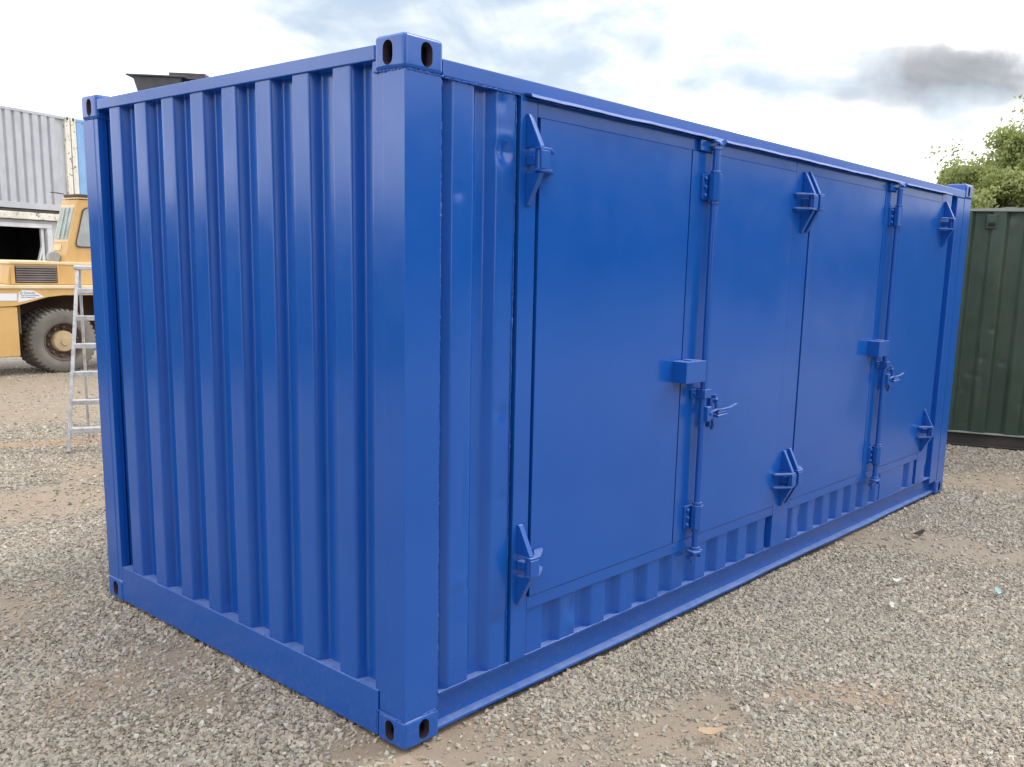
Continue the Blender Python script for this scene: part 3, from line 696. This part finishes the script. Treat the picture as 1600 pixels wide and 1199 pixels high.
# deck and fender with sloping lower edge
deck = MB().box(-2.6, 3.2, -.02, 1.5, 1.262, 1.316).build('deck', 'pale_yellow', VH, .008)
MB().prism([(-2.6, .0, 1.26), (3.2, .0, 1.26), (3.2, .0, .95), (.72, .0, .90), (.55, .0, 1.165), (.02, .0, 1.165), (-.20, .0, 1.140), (-.66, .0, 1.010), (-2.6, .0, .95)], (0, .03, 0)).build('fender', 'yellow', VH, .004)
vb('fender_inner', 'brown_dark', -.62, .85, .75, .80, .25, 1.255); vb('fender_inner', 'brown_dark', -.62, -.58, .04, .74, .6, 1.255); 
vb('front_box', 'yellow', -2.5, -.625, .012, 1.45, .27, 1.0, bevel=.02)
vb('chassis', 'under', -2.3, 3.2, .80, 1.1, .42, .75); vb('air_tank', 'under', -.60, -.30, .35, .75, .32, .62, bevel=.06)
vb('rear_body', 'yellow', .80, 3.1, .03, 1.4, .55, 1.258, bevel=.02)
# cab
cb = MB(); cb.prism([(.12, .14, 1.64), (.36, .14, 2.60), (1.6, .14, 2.62), (1.6, .14, 1.64)], (0, .56, 0)); cab = cb.build('cab', 'yellow', VH, .015, 2)
vb('cab_roof', 'brown_dark', .35, 1.7, .12, .60, 2.635, 2.68, bevel=.01); vb('roof_trim', 'pale_yellow', .36, 1.66, .13, .66, 2.61, 2.634, bevel=.004)
def rounded(pts, r, n=4):
    o = []; N = len(pts)
    for i in range(N):
        p = Vector(pts[i]); a = (Vector(pts[i-1])-p).normalized()*r; b = (Vector(pts[(i+1) % N])-p).normalized()*r
        for k in range(n+1): t = k/n; o.append((1-t)**2*(p+a)+2*t*(1-t)*p+t*t*(p+b))
    return o
wp = rounded([(.295, .130, 1.90), (.445, .130, 2.47), (1.35, .130, 2.48), (1.35, .130, 1.90)], .07)
MB().prism([p-Vector((0, .004, 0)) for p in rounded([(.275, .130, 1.88), (.430, .130, 2.49), (1.37, .130, 2.50), (1.37, .130, 1.88)], .08)], (0, .006, 0)).build('window_seal', 'brown_dark', VH)
MB().prism([p-Vector((0, .008, 0)) for p in wp], (0, .006, 0)).build('window', 'glass', VH)
# windscreen on the raked front face
def onfront(y, z): return Vector((.12+.24*(z-1.64)/.96-.006, y, z))
ws = [onfront(y, z)+Vector((-.006, 0, 0)) for y, z in ((.19, 2.0), (.64, 2.0), (.64, 2.48), (.19, 2.48))]
MB().prism([onfront(y, z) for y, z in ((.17, 1.96), (.67, 1.96), (.67, 2.52), (.17, 2.52))], (.008, 0, 0)).build('windscreen_frame', 'pale_yellow', VH)
MB().prism(ws, (.004, 0, 0)).build('windscreen', 'windscreen', VH)
for y in (.33, .48):
    mb = MB(); mb.bar(onfront(y, 2.0)-Vector((.012, 0, 0)), onfront(y, 2.48)-Vector((.012, 0, 0)), .014, .014); mb.build('glazing_bar', 'white_trim', VH)
MB().prism([onfront(y, z)-Vector((.004, 0, 0)) for y, z in ((.36, 1.83), (.62, 1.83), (.62, 1.92), (.36, 1.92))], (.008, 0, 0)).build('number_panel', 'pale_yellow', VH)
mb = MB(); mb.lathe_y([(0, 0), (.085, 0), (.10, .02), (.10, .05), (0, .05)], (.04, .30, 1.72), 20); mb.build('round_lamp', 'glass', VH)
mb = MB(); mb.tube([(.15, .10, 2.66), (.02, -.02, 2.665), (-.08, -.02, 2.665)], .008, 6); mb.build('roof_bracket', 'brown_dark', VH)
# wheels
def wheel(x, y):
    RW = .482; W = MB()
    prof = [(.285, -.13), (.30, -.155), (.36, -.172), (.42, -.165), (.455, -.150), (.470, -.12), (.472, 0), (.470, .12), (.455, .150), (.42, .165), (.36, .172), (.30, .155), (.285, .13), (.285, -.13)]
    W.lathe_y(prof, (0, 0, 0), 56)
    nl = 40
    for k in range(nl):
        for sd_ in (-1, 1):
            a = 2*math.pi*(k+(.5 if sd_ > 0 else 0))/nl; da = math.pi/nl*.52; pts = []
            for (rr, yy) in ((.440, .158), (.468, .148), (.485, .128), (.485, .03), (.455, .03), (.43, .140)):
                pts.append((rr, yy*sd_))
            A = [Vector((r_*math.cos(a-da), y_, r_*math.sin(a-da))) for r_, y_ in pts]; B = [Vector((r_*math.cos(a+da), y_, r_*math.sin(a+da))) for r_, y_ in pts]
            n = len(pts); W.add(A+B, [tuple(range(n)), tuple(range(n, 2*n))[::-1]]+[(i, (i+1) % n, n+(i+1) % n, n+i) for i in range(n)])
    w = W.build('tyre', 'tyre', VH); w.location = (x, y, RW-.012)
    rm = MB(); rm.lathe_y([(.30, -.150), (.292, -.162), (.278, -.160), (.268, -.12), (.255, -.06), (.20, -.02), (.12, -.02), (.12, .10), (.285, .12), (.30, -.150)], (0, 0, 0), 40); rm.build('rim', 'rim', w)
    hb = MB(); hb.lathe_y([(0, -.178), (.055, -.178), (.058, -.168), (.060, -.160), (.145, -.152), (.158, -.135), (.165, -.02), (0, -.02)], (0, 0, 0), 32); hb.build('hub', 'hub', w)
    for k in range(10):
        a = 2*math.pi*k/10+.2; c_, s_ = math.cos(a), math.sin(a)
        nb = MB(); nb.tube([(.215*c_, -.02, .215*s_), (.215*c_, -.105, .215*s_)], .019, 6); nb.box(.215*c_-.028, .215*c_+.028, -.06, -.025, .215*s_-.028, .215*s_+.028); nb.build('wheel_nut', 'rim', w, .003)
    return w
w0 = wheel(.0, .17); copy_tree(w0, VH, (-.0, .55, w0.location.z)); copy_tree(w0, VH, (2.3, .17, w0.location.z)); copy_tree(w0, VH, (-1.6, .95, w0.location.z)) 
# stickers with worn print
st = MB().prism([(-.62, -.004, 1.065), (-.26, -.004, 1.145), (-.33, -.004, 1.19), (-.40, -.004, 1.235), (-.55, -.004, 1.245), (-.60, -.004, 1.21)], (0, .003, 0)).build('sticker', 'sticker', VH)
MB().prism([(-1.0, -.004, 1.09), (-.63, -.004, 1.09), (-.63, -.004, 1.195), (-1.0, -.004, 1.19)], (0, .003, 0)).build('sticker', 'sticker', VH)
def text(s, x, z, size, parent):
    cu = bpy.data.curves.new('t', 'FONT'); cu.body = s; cu.size = size; cu.extrude = .0006
    o = bpy.data.objects.new('t', cu); COL.objects.link(o); bpy.context.view_layer.update()
    me_ = bpy.data.meshes.new_from_object(o.evaluated_get(bpy.context.evaluated_depsgraph_get())); bpy.data.objects.remove(o)
    me_.transform(Matrix.Rotation(R(90), 4, 'X')); me_.materials.clear(); me_.materials.append(MATS['ink'])
    q_ = bpy.data.objects.new('lettering', me_); COL.objects.link(q_); q_.parent = parent; q_.location = (x, -.0055, z)
text('JS Gwenby', -.585, 1.187, .048, st); text('The Commercial Selling', -.575, 1.158, .026, st); text('Sales & Equipment', -.575, 1.130, .026, st)

# ------------------------------------------------------------------ step ladder
LA = math.atan2(-.44, .90)
LD = thing('step_ladder', 'aluminium step ladder standing open behind the left end of the blue container', 'ladder', (1.42, 6.41, 0), LA)
LW = .62
def frontp(a, z): k = z/1.68; return Vector((a*(LW-2*.15*k)+.15*k, .30*k, z))
def backp(a, z): k = z/1.66; return Vector((.14+a*(LW-.28)+.02*k*(1-2*a), .70-.36*k, z))
for a in (0, 1):
    mb = MB(); mb.bar(frontp(a, 0), frontp(a, 1.68), .030, .070, (0, 1, 0)); mb.build('front_rail', 'alu', LD, .003)
    mb = MB(); mb.bar(backp(a, 0), backp(a, 1.66), .024, .045, (0, 1, 0)); mb.build('rear_leg', 'alu', LD, .003)
    sg = 1-2*a
    mb = MB(); mb.bar(frontp(a, .11)+Vector((0, .02, 0)), frontp(a, .215)+Vector((sg*.20, .0, 0)), .006, .022, (0, 1, 0)); mb.build('brace', 'alu', LD)
    mb = MB(); mb.bar(frontp(a, .95), backp(a, .95), .004, .018); mb.build('spreader', 'alu', LD)
for z in (.215, .47, .73, .985, 1.24, 1.49):
    A, B = frontp(0, z), frontp(1, z)
    mb = MB(); mb.box(A.x+.012, B.x-.012, A.y-.045, A.y+.045, z-.004, z); mb.box(A.x+.012, B.x-.012, A.y-.048, A.y-.044, z-.040, z); mb.box(A.x+.012, B.x-.012, A.y+.044, A.y+.048, z-.03, z); mb.build('step', 'alu', LD, .001)
for z in (.4, .95, 1.45):
    A, B = backp(0, z), backp(1, z); mb = MB(); mb.bar(A, B, .012, .03); mb.build('rear_bar', 'alu', LD)
A, B = frontp(0, 1.68), frontp(1, 1.68); MB().box(A.x-.03, B.x+.03, A.y-.05, A.y+.12, 1.66, 1.70).build('top_cap', 'alu', LD, .006)

# ------------------------------------------------------------------ trees
def crown_mesh(name, seed, rx, ry, rz, nclump, nleaf, leaf, mat, sprigs=0):
    r = np.random.default_rng(seed); cs = []
    while len(cs) < nclump:
        p = r.uniform(-1, 1, 3); d = np.linalg.norm(p)
        if .30 < d < 1 and p[2] > -.75: cs.append(p*(.78+.3*r.random()))
    cs = np.array(cs)*np.array([rx, ry, rz]); cr = r.uniform(.16, .34, nclump)*min(rx, rz)
    k = r.integers(0, nclump, nleaf); u = r.normal(0, 1, (nleaf, 3)); u /= np.linalg.norm(u, axis=1)[:, None]
    P = cs[k]+u*(cr[k]*r.random(nleaf)**.45)[:, None]*np.array([1, 1, .75])
    if sprigs:
        extra = []
        for _ in range(sprigs):
            th = r.uniform(0, 6.28); el = r.uniform(.2, 1.4); dirv = np.array([math.cos(th)*math.cos(el), math.sin(th)*math.cos(el), math.sin(el)])
            b = dirv*np.array([rx, ry, rz])*.9; ln = r.uniform(.4, 1.0)
            for t in np.linspace(0, 1, 26): extra.append(b+dirv*ln*t+r.normal(0, .07, 3)+np.array([0, 0, .12*t]))
        P = np.vstack([P, np.array(extra)])
    N = len(P); a = r.normal(0, 1, (N, 3)); a /= np.linalg.norm(a, axis=1)[:, None]; b = np.cross(a, r.normal(0, 1, (N, 3))); b /= np.linalg.norm(b, axis=1)[:, None]
    s = (leaf*r.uniform(.6, 1.35, N))[:, None]
    V = np.stack([P-a*s, P+b*s*.5, P+a*s, P-b*s*.5], 1).reshape(-1, 3)
    me_ = bpy.data.meshes.new(name); me_.from_pydata(V.tolist(), [], np.arange(N*4).reshape(-1, 4).tolist()); me_.update(); me_.materials.append(MATS[mat]); return me_
def trunk_mesh(seed, h, r0, rx, rz):
    rr = random.Random(seed); mb = MB(); top = h
    pts = [(rr.uniform(-.06, .06)*k, rr.uniform(-.06, .06)*k, top*k/6) for k in range(7)]
    mb.tube(pts, [r0*(1-.11*k) for k in range(7)], 10)
    for k in range(9):
        a = k*2.4+rr.uniform(-.3, .3); z0 = top*rr.uniform(.45, .95); ln = rx*rr.uniform(.5, .85)
        p = [Vector((0, 0, z0))+Vector((math.cos(a)*ln*t, math.sin(a)*ln*t, rz*.8*t**.8)) for t in (0, .35, .7, 1)]
        mb.tube(p, [r0*.45, r0*.32, r0*.18, r0*.06], 7)
    return mb
def tree(label, loc, crown, th, r0, rx, rz, cz, seed, rot=0, scale=1.):
    T = thing('tree', label, 'tree', loc, rot, 'trees around the yard'); T.scale = (scale,)*3
    trunk_mesh(seed, th, r0, rx, rz).build('trunk', 'trunk', T)
    c = bpy.data.objects.new('crown', crown); COL.objects.link(c); c.parent = T; c.location = (0, 0, cz); return T
CA = crown_mesh('crown_a', 5, 3.3, 3.2, 2.5, 190, 120000, .06, 'leaf', 60)
CB = crown_mesh('crown_b', 9, 2.2, 2.0, 1.6, 130, 90000, .055, 'leaf', 16)
CC = crown_mesh('crown_c', 14, 3.3, 3.0, 2.7, 110, 60000, .11, 'leaf_dark', 10)
tree('tall bushy green tree behind the dark green container at the right edge', (28.4, 2.3, 0), CA, 3.4, .22, 3.0, 2.0, 5.5, 1, .6)
tree('rounded light green tree just above the dark green container', (25.5, 3.55, 0), CB, 2.6, .15, 2.0, 1.5, 4.0, 2, 2.1, 1.1)
tree('low light green tree behind the far corner of the blue container', (23.5, 5.45, 0), CB, 2.4, .15, 2.0, 1.5, 3.25, 3, 4.0)
ORD = ['first', 'second', 'third', 'fourth', 'fifth', 'sixth', 'seventh']
for i, (x, y, s) in enumerate([(29.5, -1.0, .75), (22.5, -10.5, .9), (18, -13.5, 1.0), (14.5, -16.2, 1.05), (10, -18.5, 1.05), (5, -19.5, 1.0)]):
    tree(ORD[i]+' unseen dark tree added right of the tall bushy tree, along the yard edge', (x, y, 0), CC, 2.6, .22, 3.0, 2.2, 2.9, 20+i, i*1.3, s)  # trees added out of frame to darken what the doors mirror
for i, (x, y, s) in enumerate([(-9, 50, .9), (-16, 44, .9), (-24, 38, .95), (-30, 30, .9), (-36, 21, .95), (-40, 12, .9)]):
    tree(ORD[i]+' unseen dark tree added left of the workshop, along the far yard edge', (x, y, 0), CC, 2.6, .22, 3.0, 2.2, 2.7, 40+i, i*1.7, s*.85)  # added out of frame as a low skyline for the end wall's reflections

# ------------------------------------------------------------------ litter on the gravel
def scrap(name, label, cat, mat, px, size, seed, rz, curl=.012, thick=.003):
    r = np.random.default_rng(seed); nx_, ny_ = 8, 5; vs = []; fs = []
    for top in (1, 0):
        for i in range(nx_+1):
            for j in range(ny_+1):
                u, v = i/nx_-.5, j/ny_-.5; e = 1+.12*math.sin(9*u+seed)*(abs(v) > .3)
                vs.append((u*size[0]*(1+.1*math.sin(v*7+seed)), v*size[1]*e, .022+curl*(4*u*u+math.sin(u*5+v*3+seed)*.5)+(thick if top else 0)))
    ix = lambda t, i, j: t*(nx_+1)*(ny_+1)+i*(ny_+1)+j
    for i in range(nx_):
        for j in range(ny_):
            fs.append((ix(0, i, j), ix(0, i+1, j), ix(0, i+1, j+1), ix(0, i, j+1))); fs.append((ix(1, i, j), ix(1, i, j+1), ix(1, i+1, j+1), ix(1, i+1, j)))
    for i in range(nx_):
        for j, fl in ((0, 0), (ny_, 1)): fs.append((ix(0, i, j), ix(1, i, j), ix(1, i+1, j), ix(0, i+1, j)) if not fl else (ix(0, i, j), ix(0, i+1, j), ix(1, i+1, j), ix(1, i, j)))
    for j in range(ny_):
        for i, fl in ((0, 1), (nx_, 0)): fs.append((ix(0, i, j), ix(1, i, j), ix(1, i, j+1), ix(0, i, j+1)) if not fl else (ix(0, i, j), ix(0, i, j+1), ix(1, i, j+1), ix(1, i, j)))
    o = raw(name, vs, fs, mat); o.location = (px[0], px[1], 0); o.rotation_euler = (R(6), R(-4), rz); return tag(o, label, cat)
scrap('cardboard_scrap', 'torn strip of brown cardboard lying on the gravel in front', 'scrap', 'cardboard', (.92, -.80), (.115, .032), 1, -.72)
scrap('paper_scrap', 'white paper scrap on the gravel right of the blue container', 'scrap', 'paper', (3.32, -.64), (.065, .035), 2, -.5)
scrap('paper_scrap', 'pale paper scrap on the gravel nearer than the white one', 'scrap', 'paper', (2.85, -.78), (.07, .03), 3, .2)
scrap('paper_scrap', 'small crumpled white scrap near the brown dirt patches in front', 'scrap', 'paper', (1.35, -.92), (.025, .022), 4, .6, .02)
scrap('plastic_scrap', 'flattened teal plastic scrap at the right edge of the gravel', 'scrap', 'can', (3.52, -1.17), (.055, .04), 5, .9, .015)
scrap('bark_scrap', 'dark curled strip lying on the bare dirt at right', 'scrap', 'bark', (4.47, -.36), (.10, .03), 6, -.3, .012)

# ------------------------------------------------------------------ gravel stones (geometry nodes)
def gravel():
    gx_ = np.arange(-2.2, 10.4, .14); gy_ = np.arange(-3.2, 13.4, .14); Xg, Yg = np.meshgrid(gx_, gy_, indexing='ij')
    keep = np.ones(Xg.shape, bool)
    dx, dy = Xg-CAM_POS[0], Yg-CAM_POS[1]; fwd = dx*math.cos(YAW)+dy*math.sin(YAW); side = dx*math.sin(YAW)-dy*math.cos(YAW)
    keep &= (fwd > 1.6) & (side > -.78*fwd-.3) & (side < .66*fwd+.3)
    keep &= ~((Xg > .12) & (Xg < 5.9) & (Yg > .12) & (Yg < 2.3))
    dist = np.hypot(dx, dy)
    # what the container hides stays empty
    keep &= ~((Xg > .4) & (Yg > 2.6) & ((Yg+2.54)*2.0 < (Xg+2.155)*4.4))
    d, _ = fields(Xg, Yg); d = d+.22*smooth_noise(Xg, Yg, 41, 6)
    dens = np.clip(1.25-1.75*np.clip(d-.18, 0, 1), .07, 1)
    dens = dens*np.interp(dist, [0, 4.5, 7, 10, 13, 17], [11500, 11000, 6500, 3000, 1200, 400])
    scl = np.interp(dist, [0, 6, 10, 16], [1, 1.06, 1.3, 1.6])
    id_ = -np.ones(Xg.shape, int); id_.flat = np.arange(Xg.size)
    q_ = np.stack([id_[:-1, :-1], id_[1:, :-1], id_[1:, 1:], id_[:-1, 1:]], -1)
    kq = keep[:-1, :-1] & keep[1:, 1:]; q_ = q_[kq]
    used = np.unique(q_); remap = -np.ones(Xg.size, int); remap[used] = np.arange(len(used))
    V = np.stack([Xg, Yg, relief(Xg, Yg)+.002], -1).reshape(-1, 3)[used]
    me_ = bpy.data.meshes.new('gravel'); me_.from_pydata(V.tolist(), [], remap[q_].tolist()); me_.update()
    for nm, arr in (('dens', dens), ('scl', scl)):
        a = me_.attributes.new(nm, 'FLOAT', 'POINT'); a.data.foreach_set('value', arr.reshape(-1)[used].astype(np.float32))
    o = bpy.data.objects.new('gravel', me_); COL.objects.link(o); o['kind'] = 'stuff'; o['label'] = 'pale grey crushed stone gravel covering the yard'; o['category'] = 'gravel'
    ng = bpy.data.node_groups.new('gravel', 'GeometryNodeTree'); ng.interface.new_socket('Geometry', in_out='INPUT', socket_type='NodeSocketGeometry'); ng.interface.new_socket('Geometry', in_out='OUTPUT', socket_type='NodeSocketGeometry')
    N = ng.nodes.new; K = ng.links.new; gi, go = N('NodeGroupInput'), N('NodeGroupOutput')
    def attr(nm):
        a = N('GeometryNodeInputNamedAttribute'); a.data_type = 'FLOAT'; a.inputs['Name'].default_value = nm; return a.outputs[0]
    dp = N('GeometryNodeDistributePointsOnFaces'); K(gi.outputs[0], dp.inputs['Mesh']); K(attr('dens'), dp.inputs['Density']); dp.inputs['Seed'].default_value = 3
    g2i = N('GeometryNodeGeometryToInstance')
    for s in range(10):
        ic = N('GeometryNodeMeshIcoSphere'); ic.inputs['Radius'].default_value = 1; ic.inputs['Subdivisions'].default_value = 1
        rv = N('FunctionNodeRandomValue'); rv.data_type = 'FLOAT_VECTOR'; rv.inputs[0].default_value = (-.5,)*3; rv.inputs[1].default_value = (.5,)*3; rv.inputs['Seed'].default_value = s*7+1
        sp = N('GeometryNodeSetPosition'); K(ic.outputs[0], sp.inputs[0]); K(rv.outputs[0], sp.inputs['Offset'])
        ch = N('GeometryNodeConvexHull'); K(sp.outputs[0], ch.inputs[0])
        tr = N('GeometryNodeTransform'); K(ch.outputs[0], tr.inputs[0]); rr = random.Random(s); tr.inputs['Scale'].default_value = (.0086*rr.uniform(.9, 1.3), .0062*rr.uniform(.85, 1.15), .0054*rr.uniform(.8, 1.25))
        sm = N('GeometryNodeSetMaterial'); K(tr.outputs[0], sm.inputs[0]); sm.inputs['Material'].default_value = MATS['stone']
        sh = N('GeometryNodeSetShadeSmooth'); K(sm.outputs[0], sh.inputs[0]); sh.inputs['Shade Smooth'].default_value = False
        K(sh.outputs[0], g2i.inputs[0])
    ip = N('GeometryNodeInstanceOnPoints'); K(dp.outputs[0], ip.inputs['Points']); K(g2i.outputs[0], ip.inputs['Instance']); ip.inputs['Pick Instance'].default_value = True
    ri = N('FunctionNodeRandomValue'); ri.data_type = 'INT'; ri.inputs[4].default_value = 0; ri.inputs[5].default_value = 9; ri.inputs['Seed'].default_value = 77; K(ri.outputs[2], ip.inputs['Instance Index'])
    rot = N('FunctionNodeRandomValue'); rot.data_type = 'FLOAT_VECTOR'; rot.inputs[0].default_value = (-.75, -.75, 0); rot.inputs[1].default_value = (.75, .75, 6.28); rot.inputs['Seed'].default_value = 5
    K(rot.outputs[0], ip.inputs['Rotation'])
    rs = N('FunctionNodeRandomValue'); rs.data_type = 'FLOAT'; rs.inputs[2].default_value = 0.; rs.inputs[3].default_value = 1.; rs.inputs['Seed'].default_value = 9
    pw = N('ShaderNodeMath'); pw.operation = 'POWER'; K(rs.outputs[1], pw.inputs[0]); pw.inputs[1].default_value = 3.4
    ma = N('ShaderNodeMath'); ma.operation = 'MULTIPLY_ADD'; K(pw.outputs[0], ma.inputs[0]); ma.inputs[1].default_value = 1.2; ma.inputs[2].default_value = .62
    mm = N('ShaderNodeMath'); mm.operation = 'MULTIPLY'; K(ma.outputs[0], mm.inputs[0])
    # carry the size field to the points
    K(attr('scl'), mm.inputs[1]); K(mm.outputs[0], ip.inputs['Scale'])
    K(ip.outputs[0], go.inputs[0])
    md = o.modifiers.new('stones', 'NODES'); md.node_group = ng
    me_.materials.append(MATS['stone'])
gravel()
